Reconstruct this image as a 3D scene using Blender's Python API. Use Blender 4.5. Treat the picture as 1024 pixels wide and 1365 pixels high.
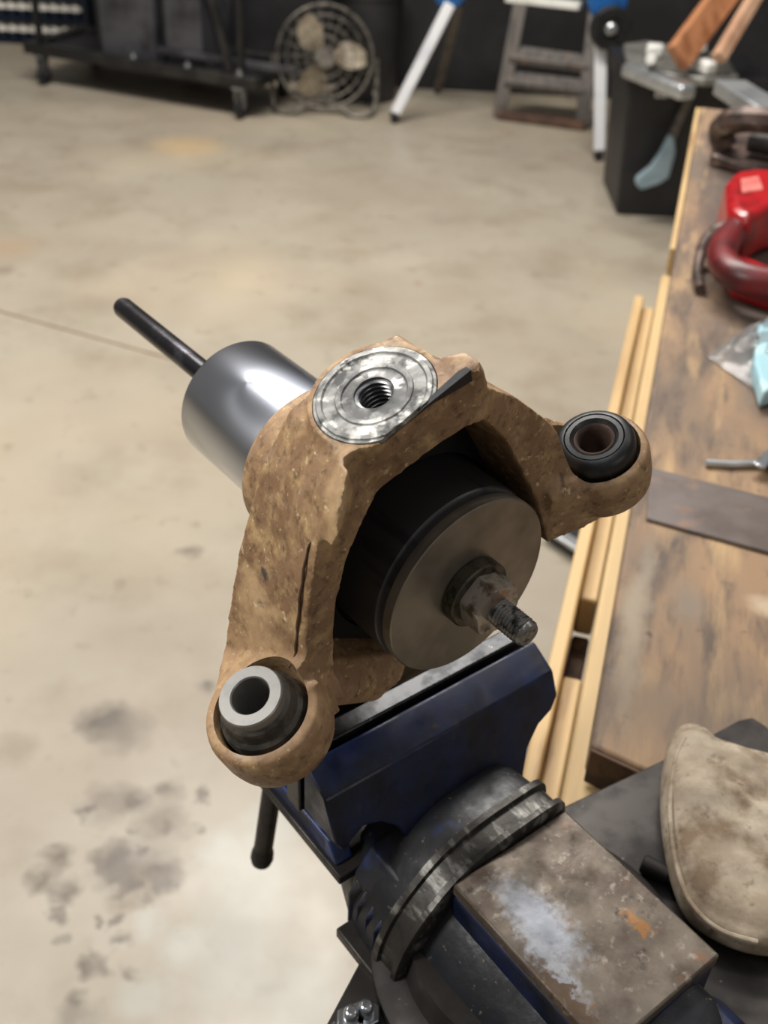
import bpy, bmesh, math, random
from mathutils import Vector, Matrix, noise
random.seed(7)
S = bpy.context.scene
for o in list(bpy.data.objects): bpy.data.objects.remove(o)
COL = S.collection
PI = math.pi

# ---------------------------------------------------------------- camera, world, lights, exposure
PITCH, ROLL, FPX = math.radians(36), math.radians(3.0), 1400.0
FW = Vector((0, math.cos(PITCH), -math.sin(PITCH)))
UP0 = Vector((0, math.sin(PITCH), math.cos(PITCH)))
RT = Vector((math.cos(ROLL), 0, 0)) + UP0*math.sin(ROLL)
UPV = Vector((-math.sin(ROLL), 0, 0)) + UP0*math.cos(ROLL)
CP = Vector((0, 0, 1.5))
cd = bpy.data.cameras.new('camera'); cam = bpy.data.objects.new('camera', cd); COL.objects.link(cam)
cam.matrix_world = Matrix(((RT.x, UPV.x, -FW.x, CP.x), (RT.y, UPV.y, -FW.y, CP.y), (RT.z, UPV.z, -FW.z, CP.z), (0, 0, 0, 1)))
cd.sensor_fit = 'VERTICAL'; cd.sensor_height = 36; cd.lens = 36*FPX/1365
cd.clip_start = 0.02; cd.clip_end = 60
cd.dof.use_dof = True; cd.dof.focus_distance = 0.475; cd.dof.aperture_fstop = 10.5
S.camera = cam
S.view_settings.view_transform = 'Standard'; S.view_settings.look = 'None'
S.view_settings.gamma = 1; S.view_settings.use_curve_mapping = False
S.view_settings.exposure = 0.0
W = bpy.data.worlds.new('workshop'); S.world = W; W.use_nodes = True
bg = W.node_tree.nodes['Background']; bg.inputs[0].default_value = (1.0, 0.95, 0.89, 1); bg.inputs[1].default_value = 0.145

def area(name, loc, target, sx, sy, power, color):
    l = bpy.data.lights.new(name, 'AREA'); l.shape = 'RECTANGLE'; l.size = sx; l.size_y = sy
    l.energy = power; l.color = color
    o = bpy.data.objects.new(name, l); COL.objects.link(o); o.location = loc
    o.rotation_euler = (Vector(target)-Vector(loc)).to_track_quat('-Z', 'Y').to_euler()
    return o
area('work_lamp', (-1.35, 0.15, 2.35), (0.05, 0.45, 1.15), 0.5, 0.5, 23, (1.0, 0.96, 0.90))
area('ceiling_strip_light', (-0.6, 3.2, 3.8), (-0.6, 3.2, 0), 3.0, 0.4, 240, (1.0, 0.95, 0.88))
area('fill_light', (2.4, -1.6, 2.0), (0.05, 0.4, 1.1), 1.2, 1.2, 7, (1.0, 0.93, 0.84))  # unseen fill added from the right to brighten the front disc
area('ceiling_strip_light', (-1.6, 1.6, 3.7), (-1.6, 1.6, 0), 0.5, 3.2, 12, (0.95, 0.97, 1.0))
area('ceiling_strip_light', (-0.3, 0.7, 3.7), (-0.3, 0.7, 0), 0.4, 3.2, 15, (0.95, 0.97, 1.0))
area('ceiling_strip_light', (1.6, 1.2, 3.6), (1.2, 1.4, 0), 0.4, 2.4, 12, (1.0, 0.94, 0.85))

# ---------------------------------------------------------------- pixel -> point on a real plane
def ray(px, py): return RT*((px-512)/FPX) - UPV*((py-682.5)/FPX) + FW
def atz(px, py, z):
    d = ray(px, py); return CP + d*((z-CP.z)/d.z)
def atY(px, py, Y):
    d = ray(px, py); return CP + d*((Y-CP.y)/d.y)
def onp(px, py, p0, n):
    d = ray(px, py); return CP + d*((p0-CP).dot(n)/d.dot(n))

# ---------------------------------------------------------------- materials
def lin(h):
    h = h.lstrip('#'); r = []
    for i in (0, 2, 4):
        c = int(h[i:i+2], 16)/255; r.append(c/12.92 if c <= .04045 else ((c+.055)/1.055)**2.4)
    return (*r, 1)
def mat(name, base, rough=.5, metal=0, layers=(), bump=None, coat=0, coords='Object', alpha=1, trans=0, rough_var=None, aniso=0, spec=.5):
    """layers: (scale, colour, lo, hi, detail[, stretch(x,y,z)]) noise masks mixed over the base colour; bump: (scale, strength, distance)"""
    m = bpy.data.materials.new(name); m.use_nodes = True; nt = m.node_tree; N = nt.nodes; L = nt.links
    b = N['Principled BSDF']; tc = N.new('ShaderNodeTexCoord')
    b.inputs['Roughness'].default_value = rough; b.inputs['Metallic'].default_value = metal
    b.inputs['Coat Weight'].default_value = coat; b.inputs['Specular IOR Level'].default_value = spec
    b.inputs['Alpha'].default_value = alpha; b.inputs['Transmission Weight'].default_value = trans
    b.inputs['Anisotropic'].default_value = aniso
    cur = None
    rgb = N.new('ShaderNodeRGB'); rgb.outputs[0].default_value = lin(base); cur = rgb.outputs[0]
    for i, ly in enumerate(layers):
        sc, colr, lo, hi, det = ly[:5]; st = ly[5] if len(ly) > 5 else (1, 1, 1)
        mp = N.new('ShaderNodeMapping'); mp.inputs['Scale'].default_value = st; mp.inputs['Location'].default_value = (i*3.7, i*1.9, i*5.1)
        L.new(tc.outputs[coords], mp.inputs[0])
        n = N.new('ShaderNodeTexNoise'); n.inputs['Scale'].default_value = sc; n.inputs['Detail'].default_value = det
        n.inputs['Roughness'].default_value = .6
        L.new(mp.outputs[0], n.inputs['Vector'])
        r = N.new('ShaderNodeMapRange'); r.inputs['From Min'].default_value = lo; r.inputs['From Max'].default_value = hi
        L.new(n.outputs['Fac'], r.inputs['Value'])
        mx = N.new('ShaderNodeMixRGB'); mx.inputs[2].default_value = lin(colr)
        L.new(r.outputs[0], mx.inputs[0]); L.new(cur, mx.inputs[1]); cur = mx.outputs[0]
    L.new(cur, b.inputs['Base Color'])
    if rough_var:
        n = N.new('ShaderNodeTexNoise'); n.inputs['Scale'].default_value = rough_var[0]; n.inputs['Detail'].default_value = 5
        L.new(tc.outputs[coords], n.inputs['Vector'])
        r = N.new('ShaderNodeMapRange'); r.inputs['From Min'].default_value = .35; r.inputs['From Max'].default_value = .65
        r.inputs['To Min'].default_value = rough_var[1]; r.inputs['To Max'].default_value = rough_var[2]
        L.new(n.outputs['Fac'], r.inputs['Value']); L.new(r.outputs[0], b.inputs['Roughness'])
    if bump:
        n = N.new('ShaderNodeTexNoise'); n.inputs['Scale'].default_value = bump[0]; n.inputs['Detail'].default_value = 6
        L.new(tc.outputs[coords], n.inputs['Vector'])
        bp = N.new('ShaderNodeBump'); bp.inputs['Strength'].default_value = bump[1]; bp.inputs['Distance'].default_value = bump[2]
        L.new(n.outputs['Fac'], bp.inputs['Height']); L.new(bp.outputs[0], b.inputs['Normal'])
    return m
def spots(m, items, coords='Object', wobble=(40, .006)):
    """local stains: items = (centre, radius, softness, colour, strength); a soft-edged blot around a point of the object, edge broken by noise"""
    nt = m.node_tree; N = nt.nodes; L = nt.links; b = N['Principled BSDF']; tc = N.new('ShaderNodeTexCoord')
    n = N.new('ShaderNodeTexNoise'); n.inputs['Scale'].default_value = wobble[0]; n.inputs['Detail'].default_value = 4
    L.new(tc.outputs[coords], n.inputs['Vector'])
    sb = N.new('ShaderNodeVectorMath'); sb.operation = 'SUBTRACT'; sb.inputs[1].default_value = (.5, .5, .5); L.new(n.outputs['Color'], sb.inputs[0])
    sc = N.new('ShaderNodeVectorMath'); sc.operation = 'SCALE'; sc.inputs['Scale'].default_value = wobble[1]*4; L.new(sb.outputs[0], sc.inputs[0])
    ad = N.new('ShaderNodeVectorMath'); ad.operation = 'ADD'; L.new(tc.outputs[coords], ad.inputs[0]); L.new(sc.outputs[0], ad.inputs[1])
    for c, rad, soft, colr, stg in items:
        d = N.new('ShaderNodeVectorMath'); d.operation = 'SUBTRACT'; L.new(ad.outputs[0], d.inputs[0]); d.inputs[1].default_value = c
        if isinstance(rad, (tuple, list)):
            dv = N.new('ShaderNodeVectorMath'); dv.operation = 'DIVIDE'; L.new(d.outputs[0], dv.inputs[0]); dv.inputs[1].default_value = rad; d = dv; rr = 1
        else: rr = rad
        ln = N.new('ShaderNodeVectorMath'); ln.operation = 'LENGTH'; L.new(d.outputs[0], ln.inputs[0])
        r = N.new('ShaderNodeMapRange'); r.inputs['From Min'].default_value = rr; r.inputs['From Max'].default_value = rr*(1-soft)
        r.inputs['To Max'].default_value = stg; L.new(ln.outputs['Value'], r.inputs['Value'])
        cur = b.inputs['Base Color'].links[0].from_socket
        mx = N.new('ShaderNodeMixRGB'); mx.inputs[2].default_value = lin(colr)
        L.new(r.outputs[0], mx.inputs[0]); L.new(cur, mx.inputs[1]); L.new(mx.outputs[0], b.inputs['Base Color'])

M = {}
M['cast_tan'] = mat('dusty_tan_painted_casting', '#86674A', .6, 0,
    [(14, '#A08060', .36, .66, 6), (95, '#B8996E', .48, .68, 5), (200, '#5E4632', .52, .72, 5), (60, '#A98C72', .58, .74, 5), (34, '#BF9F78', .54, .68, 6), (260, '#D8C29A', .62, .74, 3)],
    bump=(300, .6, .0006), rough_var=(60, .42, .7))
spots(M['cast_tan'], [((-.104, .010, .034), (.034, .05, .034), .9, '#C4A27A', .6), ((-.060, .022, .075), (.005, .009, .006), .5, '#33363A', .9), ((-.068, .022, .063), (.0045, .008, .006), .5, '#33363A', .9), ((-.064, .020, .058), (.004, .008, .004), .5, '#4A4E54', .8), ((-.0715, .016, .046), (.004, .007, .006), .5, '#6C6F74', .8)], wobble=(90, .0025))
spots(M['cast_tan'], [((-.071, .035, .064), (.004, .004, .005), .5, '#35383C', .9), ((-.080, .034, .050), (.003, .005, .005), .5, '#35383C', .85),
                      ((-.073, .028, .052), (.0025, .003, .005), .5, '#3A3C40', .8), ((-.077, .012, .040), (.003, .004, .006), .5, '#74767A', .7)], wobble=(500, .0012))
M['machined'] = mat('scuffed_machined_face', '#8D8D8A', .45, .4, [(90, '#4E4E4E', .5, .62, 6), (200, '#C9C9C4', .56, .66, 5)], bump=(240, .35, .0004), rough_var=(90, .3, .6))
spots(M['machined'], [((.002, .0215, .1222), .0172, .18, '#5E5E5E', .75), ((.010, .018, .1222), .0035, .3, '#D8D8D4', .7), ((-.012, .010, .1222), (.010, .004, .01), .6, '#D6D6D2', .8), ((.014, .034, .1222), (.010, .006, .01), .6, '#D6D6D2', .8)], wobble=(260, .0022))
M['thread'] = mat('dark_threaded_steel', '#6A6A6C', .3, .8, [(150, '#8E8E90', .5, .7, 4)])
M['rubber'] = mat('black_rubber', '#17181A', .38, 0, [(120, '#26272A', .45, .6, 4)], bump=(200, .2, .0004))
M['shade_black'] = mat('matt_shade_black', '#0C0C0D', .75, 0, [(60, '#131314', .45, .6, 3)])  # flat black standing in for shade in the arch and sleeve hole
M['dusty_rubber'] = mat('dusty_grey_rubber', '#4A463E', .5, 0, [(140, '#2B2A28', .45, .6, 4)], bump=(220, .3, .0004))
M['sleeve'] = mat('ground_steel_sleeve', '#94928E', .36, .55, [(160, '#8A8A88', .5, .64, 5)], bump=(300, .12, .0002))
M['silver'] = mat('turned_bright_steel', '#E4E8EE', .27, 1, [(5, '#AEB4C2', .4, .6, 2, (1, 1, 1))], aniso=.4)
M['disc'] = mat('turned_grey_steel', '#9A9285', .36, .65, [(22, '#7A746A', .42, .62, 3)], bump=(60, .05, .0003), aniso=.7)
M['black_steel'] = mat('blackened_steel', '#5C5D60', .45, .6, [(35, '#2E2F31', .5, .65, 4, (1, .15, 1))], bump=(160, .1, .0002))
M['nut'] = mat('plated_nut_steel', '#B9B0A4', .3, .55, [(110, '#5E5648', .5, .66, 4), (60, '#B58C76', .58, .68, 3)], bump=(250, .15, .0003))
M['washer'] = mat('olive_plated_washer', '#5A574B', .38, .85, [(150, '#3B3A33', .5, .62, 4)], bump=(250, .15, .0003))
M['bolt'] = mat('oiled_bolt_steel', '#8C8A88', .3, .7, [(200, '#3A3A3A', .5, .62, 3)])
M['rod'] = mat('dark_rod_steel', '#37363A', .3, .85, [(60, '#55545A', .5, .62, 3)])
M['vise_blue'] = mat('worn_blue_vise_paint', '#0D1B3E', .42, .1, [(35, '#0A0F1C', .42, .62, 5), (70, '#3C3128', .62, .72, 5), (14, '#17336F', .60, .76, 3)], bump=(130, .3, .0006), rough_var=(60, .3, .6))
M['vise_greasy'] = mat('greasy_blue_black_casting', '#24272C', .5, .25, [(30, '#1A1C20', .42, .6, 5), (24, '#1C2F63', .62, .72, 4), (200, '#6A6157', .66, .72, 3)], bump=(180, .5, .0007), rough_var=(60, .35, .65))
M['vise_light_blue'] = mat('scuffed_blue_paint', '#27396A', .4, .1, [(60, '#4C566C', .50, .66, 5), (40, '#22252A', .52, .68, 4)], bump=(140, .3, .0005))
M['vise_greasy_blue'] = mat('greasy_blue_cheek', '#222B45', .5, .2, [(30, '#2B2C30', .42, .6, 5), (24, '#2C4380', .60, .74, 4)], bump=(180, .5, .0007))
M['jaw_steel'] = mat('dark_jaw_steel', '#3A3B3D', .33, .8, [(60, '#222325', .45, .6, 5), (150, '#8A8A88', .66, .74, 4)], bump=(150, .3, .0004))
M['collar'] = mat('scratched_collar_steel', '#413F3C', .42, .6, [(70, '#2C2B2A', .45, .65, 5), (120, '#8E8E8A', .53, .72, 6, (1, .35, 1))], bump=(160, .5, .0005))
M['anvil'] = mat('worn_anvil_steel', '#72695F', .42, .5, [(40, '#554A42', .42, .64, 6), (60, '#80593A', .60, .76, 5), (170, '#8D857B', .58, .72, 4), (110, '#3A322C', .62, .74, 5)], bump=(130, .35, .0006), rough_var=(60, .35, .65))
M['dark_metal'] = mat('dark_sooty_steel', '#403C3A', .45, .5, [(30, '#2E2B2A', .42, .6, 4), (90, '#7C756C', .68, .74, 5)], rough_var=(30, .35, .6))
M['plate'] = mat('grey_brown_steel_sheet', '#6D6461', .5, .35, [(10, '#5B514C', .42, .6, 4), (26, '#826A5C', .58, .7, 4)], rough_var=(15, .35, .6))
M['bench_wood'] = mat('stained_bench_plywood', '#92765A', .62, 0, [(7, '#6C5D51', .42, .58, 6, (1, .35, 1)), (26, '#5A4C42', .48, .64, 6, (1.5, .3, 1)), (16, '#B3956D', .54, .72, 6, (1.6, .3, 1)), (45, '#564A42', .62, .76, 4)], bump=(60, .15, .001))
M['fresh_wood'] = mat('yellow_pine', '#CBAE7E', .55, 0, [(6, '#B39467', .45, .6, 4, (3, .3, 3)), (9, '#8A6A48', .6, .72, 4, (3, .4, 3))], bump=(60, .1, .001))
M['end_grain'] = mat('dark_end_grain', '#59402C', .7, 0, [(40, '#2F2118', .45, .6, 4)], bump=(70, .4, .001))
M['cloth'] = mat('worn_tan_suede', '#9D8E7B', .9, 0, [(22, '#BDB09D', .42, .60, 6), (34, '#7D6B57', .50, .66, 6), (90, '#66533F', .58, .74, 4)], bump=(260, .55, .0008))
M['red'] = mat('red_paint', '#B3121B', .3, 0, [(20, '#7E0C14', .5, .7, 3)], coat=.3)
M['pink_glare'] = mat('painted_pink_glare', '#D98078', .4, 0, [(30, '#C2605C', .45, .65, 3)])  # pale pink standing in for glare on the red housing
M['dark_red'] = mat('dull_red_plastic', '#6E1A1E', .4, 0, [(20, '#471316', .45, .65, 3)])
M['rust_metal'] = mat('rusty_brown_steel', '#5B4A43', .5, .4, [(30, '#3C302C', .45, .6, 4), (40, '#86786E', .6, .7, 4)])
M['black'] = mat('black_sheet', '#1B1B1D', .5, 0, [(4, '#242427', .45, .6, 3)])
M['black_wall'] = mat('black_partition', '#151516', .7, 0, [(2, '#1E1E20', .45, .6, 3)])
M['charcoal'] = mat('charcoal_panel', '#4A4A4F', .45, .1, [(3, '#2C2C30', .45, .6, 3)])
M['frame_black'] = mat('black_tube', '#29292A', .35, .4, [(8, '#3B3A38', .5, .65, 3)])
M['zinc'] = mat('zinc_plate', '#B9BEC4', .25, .9, [(60, '#8E949C', .5, .62, 3)])
M['white_tube'] = mat('white_powder_coat', '#E4E6EA', .3, 0, [(8, '#CFD2DA', .5, .7, 2)])
M['blue_plastic'] = mat('blue_plastic', '#1E5C9E', .35, 0, [(12, '#174A84', .5, .65, 2)])
M['grey_tube'] = mat('dull_grey_tube', '#6E6862', .45, .4, [(20, '#57524D', .5, .62, 3)])
M['ladder'] = mat('weathered_grey_wood', '#6F6A66', .6, 0, [(10, '#595553', .45, .6, 4, (3, 3, .4)), (16, '#8A6A55', .62, .72, 3)])
M['ladder_foot'] = mat('brown_ladder_wood', '#6E5243', .6, 0, [(12, '#4E3A30', .45, .6, 4)])
M['copper_wood'] = mat('reddish_planed_timber', '#B07852', .5, 0, [(6, '#8E5A3A', .45, .62, 4, (3, 3, .3))])
M['pale_edge'] = mat('pale_timber', '#C29C80', .5, 0, [(6, '#A98268', .45, .62, 4)])
M['fan_blade'] = mat('beige_fan_blade', '#CDBFA6', .35, 0, [(8, '#A39278', .45, .62, 3)])
M['fan_wire'] = mat('grey_fan_wire', '#7A756C', .4, .4, [(30, '#45423E', .45, .62, 3)])
M['alu'] = mat('brushed_aluminium', '#C9CDD0', .32, .8, [(14, '#AEB2B6', .45, .62, 3)])
M['grey_plate'] = mat('dull_cast_table', '#8C8B86', .45, .5, [(14, '#74736F', .45, .62, 3)])
M['pale_blue'] = mat('pale_blue_plastic', '#9DB3BF', .35, 0, [(12, '#88A0AE', .45, .62, 3)])
M['lid'] = mat('pale_tin_lid', '#F2EFE8', .35, 0, [(30, '#BDB9AE', .45, .62, 3)])
M['can_body'] = mat('dark_tin', '#1A2230', .4, .3, [(10, '#232E40', .45, .62, 3)])
M['white'] = mat('white_block', '#DCDCD8', .4, 0, [(10, '#C9C9C4', .45, .62, 3)])
M['plastic_film'] = mat('clear_film', '#F2F4F6', .12, 0, [(40, '#FFFFFF', .45, .62, 3)], trans=.85, bump=(60, .9, .004))
M['aqua'] = mat('pale_aqua_foam', '#9AC4D0', .5, 0, [(30, '#B7D8E0', .45, .62, 3)])

# concrete floor: mottled, with stains where the photograph has them
fm = mat('polished_concrete', '#9C9283', .42, 0, [(1.3, '#A59D8E', .40, .60, 5), (3.5, '#938878', .50, .68, 6), (.7, '#AEA28E', .50, .66, 3), (14, '#8D8272', .60, .76, 5)],
         rough_var=(3, .3, .55), bump=(30, .05, .002))
M['floor'] = fm; M['joint'] = mat('joint_filler', '#7C6550', .8, 0, [(20, '#665240', .45, .6, 3)])
def fz(x, y): p = atz(x, y, 0); return (p.x, p.y, 0)
st = []
for (x, y, r, c, k) in [(138, 962, .055, '#5C5148', .8), (165, 975, .06, '#6E6459', .7), (255, 735, .03, '#6E655A', .6), (160, 1155, .055, '#6A5B4B', .8), (150, 1140, .03, '#5C4E42', .5), (205, 1160, .05, '#7B6B58', .7),
                     (215, 1100, .05, '#84745F', .7), (140, 1070, .05, '#7C6F60', .55), (180, 1065, .035, '#6E6153', .6), (80, 1140, .03, '#6E5E4C', .8), (55, 1172, .03, '#6E5E4C', .75), (85, 1188, .03, '#6B5C4C', .8),
                     (115, 1083, .018, '#5C5044', .7), (230, 1165, .035, '#7A6A57', .7), (170, 1205, .03, '#8A7658', .6), (117, 1285, .022, '#665848', .75), (157, 1255, .018, '#665848', .7), (140, 1285, .018, '#75675A', .6),
                     (175, 1293, .018, '#665848', .6), (103, 1330, .022, '#6B5D4E', .7), (72, 1215, .015, '#6B5D4E', .7), (225, 1055, .03, '#8A7C6A', .6), (275, 915, .02, '#6F675E', .7), (20, 1000, .05, '#A08F78', .5),
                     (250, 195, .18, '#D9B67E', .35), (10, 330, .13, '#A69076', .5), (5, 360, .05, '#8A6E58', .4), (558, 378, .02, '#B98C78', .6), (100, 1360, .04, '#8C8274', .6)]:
    dk = '#%02X%02X%02X' % tuple(int(int(c[i:i+2], 16)*(.80 if r < .06 else 1)) for i in (1, 3, 5))
    st.append((fz(x, y), r*1.15, .75, dk, min(1, k*1.1)))
rs = random.Random(4)
for i in range(26):
    x = rs.gauss(175, 48); y = rs.gauss(1150, 60)
    st.append((fz(x, y), rs.uniform(.008, .020), .6, '#4E4236', rs.uniform(.45, .8)))
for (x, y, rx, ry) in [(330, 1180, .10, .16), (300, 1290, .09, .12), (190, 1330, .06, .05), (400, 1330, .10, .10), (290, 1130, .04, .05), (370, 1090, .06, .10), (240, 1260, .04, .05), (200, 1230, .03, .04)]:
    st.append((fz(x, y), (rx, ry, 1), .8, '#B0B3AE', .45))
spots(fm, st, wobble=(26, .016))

# ---------------------------------------------------------------- helpers
def mesh_obj(name, me, m, parent=None, smooth=False):
    o = bpy.data.objects.new(name, me); COL.objects.link(o)
    if m is not None and not me.materials: me.materials.append(m)
    if parent is not None: o.parent = parent
    if smooth: me.shade_smooth()
    return o
def obj(name, bm, m, parent=None, bevel=0, seg=2, smooth=None, angle=35, sub=0, weld=False):
    if weld: bmesh.ops.remove_doubles(bm, verts=bm.verts, dist=1e-6)
    bmesh.ops.recalc_face_normals(bm, faces=bm.faces)
    me = bpy.data.meshes.new(name); bm.to_mesh(me); bm.free()
    o = mesh_obj(name, me, m, parent)
    if smooth is None: smooth = True
    if smooth:
        me.shade_smooth()
        try: me.set_sharp_from_angle(angle=math.radians(angle))
        except Exception: pass
    if sub:
        s = o.modifiers.new('subdivision', 'SUBSURF'); s.levels = s.render_levels = sub
    if bevel:
        b = o.modifiers.new('bevel', 'BEVEL'); b.width = bevel; b.segments = seg; b.limit_method = 'ANGLE'; b.angle_limit = math.radians(35)
        b.harden_normals = False
    return o
def frame(x, y, z, o):
    m = Matrix(((x.x, y.x, z.x, o.x), (x.y, y.y, z.y, o.y), (x.z, y.z, z.z, o.z), (0, 0, 0, 1))); return m
def thing(name, label, cat, mw=None, group=None):
    o = bpy.data.objects.new(name, None); COL.objects.link(o); o.empty_display_size = .02
    if mw is not None:
        if isinstance(mw, Matrix): o.matrix_world = mw
        else: o.location = mw
    o['label'] = label; o['category'] = cat
    if group: o['group'] = group
    return o
def tag(o, label, cat, group=None):
    o['label'] = label; o['category'] = cat
    if group: o['group'] = group
    return o
def box(bm, x0, x1, y0, y1, z0, z1, mtx=None):
    v = [bm.verts.new((x, y, z)) for x in (x0, x1) for y in (y0, y1) for z in (z0, z1)]
    for f in ((0, 1, 3, 2), (4, 6, 7, 5), (0, 4, 5, 1), (2, 3, 7, 6), (0, 2, 6, 4), (1, 5, 7, 3)): bm.faces.new([v[i] for i in f])
    if mtx is not None: bmesh.ops.transform(bm, matrix=mtx, verts=v)
    return v
def B(): return bmesh.new()
def boxbm(*a): bm = B(); box(bm, *a); return bm
def basis(d):
    d = Vector(d).normalized(); a = Vector((0, 0, 1)) if abs(d.z) < .9 else Vector((1, 0, 0))
    u = d.cross(a).normalized(); return u, d.cross(u).normalized(), d
def lathe(bm, prof, o=(0, 0, 0), axis=(0, 0, 1), n=48, closed=False, phase=0):
    """prof: list of (radius, distance along the axis). closed joins last to first (a ring)."""
    u, v, d = basis(axis); o = Vector(o); rings = []
    for r, t in prof:
        if r < 1e-7: rings.append([bm.verts.new(o+d*t)])
        else: rings.append([bm.verts.new(o+d*t+(u*math.cos(phase+2*PI*k/n)+v*math.sin(phase+2*PI*k/n))*r) for k in range(n)])
    pr = list(zip(rings, rings[1:])) + ([(rings[-1], rings[0])] if closed else [])
    for a, b in pr:
        if len(a) == 1 and len(b) == 1: continue
        for k in range(n):
            k2 = (k+1) % n
            if len(a) == 1: bm.faces.new((a[0], b[k], b[k2]))
            elif len(b) == 1: bm.faces.new((a[k], a[k2], b[0]))
            else: bm.faces.new((a[k], a[k2], b[k2], b[k]))
def cyl(bm, a, b, r, r2=None, n=24, cap=.0):
    a = Vector(a); b = Vector(b); L_ = (b-a).length; r2 = r if r2 is None else r2
    p = [(0, 0), (r-cap, 0)] + ([(r, cap)] if cap else []) + ([(r2, L_-cap)] if cap else [(r2, L_)]) + ([(r2-cap, L_)] if cap else []) + [(0, L_)]
    lathe(bm, p, a, b-a, n)
def tube(bm, pts, r, n=10, closed=False):
    pts = [Vector(p) for p in pts]; rings = []; prev = None; N_ = len(pts)
    for i, p in enumerate(pts):
        if closed: d = pts[(i+1) % N_]-pts[i-1]
        else: d = pts[min(i+1, N_-1)]-pts[max(i-1, 0)]
        d.normalize()
        if prev is None: u, v, _ = basis(d)
        else:
            u = prev - d*prev.dot(d); u.normalize(); v = d.cross(u)
        prev = u
        rr = r[i] if isinstance(r, (list, tuple)) else r
        rings.append([bm.verts.new(p+(u*math.cos(2*PI*k/n)+v*math.sin(2*PI*k/n))*rr) for k in range(n)])
    for i in range(N_ if closed else N_-1):
        a = rings[i]; b = rings[(i+1) % N_]
        for k in range(n): bm.faces.new((a[k], a[(k+1) % n], b[(k+1) % n], b[k]))
    if not closed:
        bm.faces.new(rings[0][::-1]); bm.faces.new(rings[-1])
def prism(bm, pts, d, mtx=None):
    """pts: planar 3D loop, d: extrusion vector"""
    a = [bm.verts.new(Vector(p)) for p in pts]; d = Vector(d); b = [bm.verts.new(Vector(p)+d) for p in pts]; n = len(pts)
    bm.faces.new(a); bm.faces.new(b[::-1])
    for i in range(n): bm.faces.new((a[i], b[i], b[(i+1) % n], a[(i+1) % n]))
    if mtx is not None: bmesh.ops.transform(bm, matrix=mtx, verts=a+b)
def smoothpts(pts, k=4):
    """Catmull-Rom"""
    P = [Vector(p) for p in pts]; out = []
    for i in range(len(P)-1):
        p0 = P[max(i-1, 0)]; p1 = P[i]; p2 = P[i+1]; p3 = P[min(i+2, len(P)-1)]
        for s in range(k):
            t = s/k; out.append(.5*((2*p1)+(p2-p0)*t+(2*p0-5*p1+4*p2-p3)*t*t+(3*p1-p0-3*p2+p3)*t**3))
    out.append(P[-1]); return out
def boardbetween(bm, a, b, w, t, up=(0, 0, 1)):
    """rectangular bar from a to b, width w across, thickness t along 'up'"""
    a = Vector(a); b = Vector(b); d = (b-a).normalized(); up = Vector(up); s = d.cross(up).normalized(); u = s.cross(d).normalized()
    v = [bm.verts.new(p+s*i*w/2+u*j*t/2) for p in (a, b) for i, j in ((-1, -1), (1, -1), (1, 1), (-1, 1))]
    for f in ((0, 1, 2, 3), (7, 6, 5, 4), (0, 4, 5, 1), (1, 5, 6, 2), (2, 6, 7, 3), (3, 7, 4, 0)): bm.faces.new([v[i] for i in f])
def struct(o): o['kind'] = 'structure'; return o

# ---------------------------------------------------------------- the setting
# floor: two poured slabs with a sawn joint between, where the photograph shows the line
ja, jb = Vector(fz(0, 415)), Vector(fz(205, 472)); jd = (jb-ja).normalized(); jn = Vector((-jd.y, jd.x, 0))
bm = B(); e = .006
def P2(u, v, z): q = ja+jd*u+jn*v; return (q.x, q.y, z)
prof = [(-9, 0), (-e, 0), (-e*.4, -.006), (e*.4, -.006), (e, 0), (9, 0)]
rows = [[bm.verts.new(P2(u, v, z)) for v, z in prof] for u in (-8, 10)]
for i in range(len(prof)-1): bm.faces.new((rows[0][i], rows[1][i], rows[1][i+1], rows[0][i+1]))
lo = [bm.verts.new(P2(u, v, -.1)) for u in (-8, 10) for v in (-9, 9)]
bm.faces.new((lo[0], lo[1], lo[3], lo[2]))
fl = struct(obj('floor', bm, M['floor'], smooth=False))
bm = B(); vs = [bm.verts.new(P2(u, v, -.0012)) for u, v in ((-7.9, -.0048), (9.9, -.0048), (9.9, .0048), (-7.9, .0048))]; bm.faces.new(vs); jo = struct(obj('trim_1', bm, M['joint'], smooth=False))
bm = B(); box(bm, -6, 5, 6.9, 7.0, 0, 3.2); struct(obj('wall_back', bm, M['black_wall'], smooth=False))

# ---------------------------------------------------------------- steering knuckle (frame: x across, y back along the hub axis, z up the pad normal)
def c2w(x, y, z): return RT*x - UPV*y + FW*z
NX = c2w(.627, .503, -.596).normalized()
PZ = c2w(-.30, -.61, -.735); PZ = (PZ - NX*PZ.dot(NX)).normalized()
WX = PZ.cross(NX)
KO = CP + ray(626, 783)*.5
KM = frame(WX, -NX, PZ, KO)
kn = thing('steering_knuckle', 'dusty tan cast metal knuckle arm with a round machined pad, clamped in the blue vise', 'machine part', KM)

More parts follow.
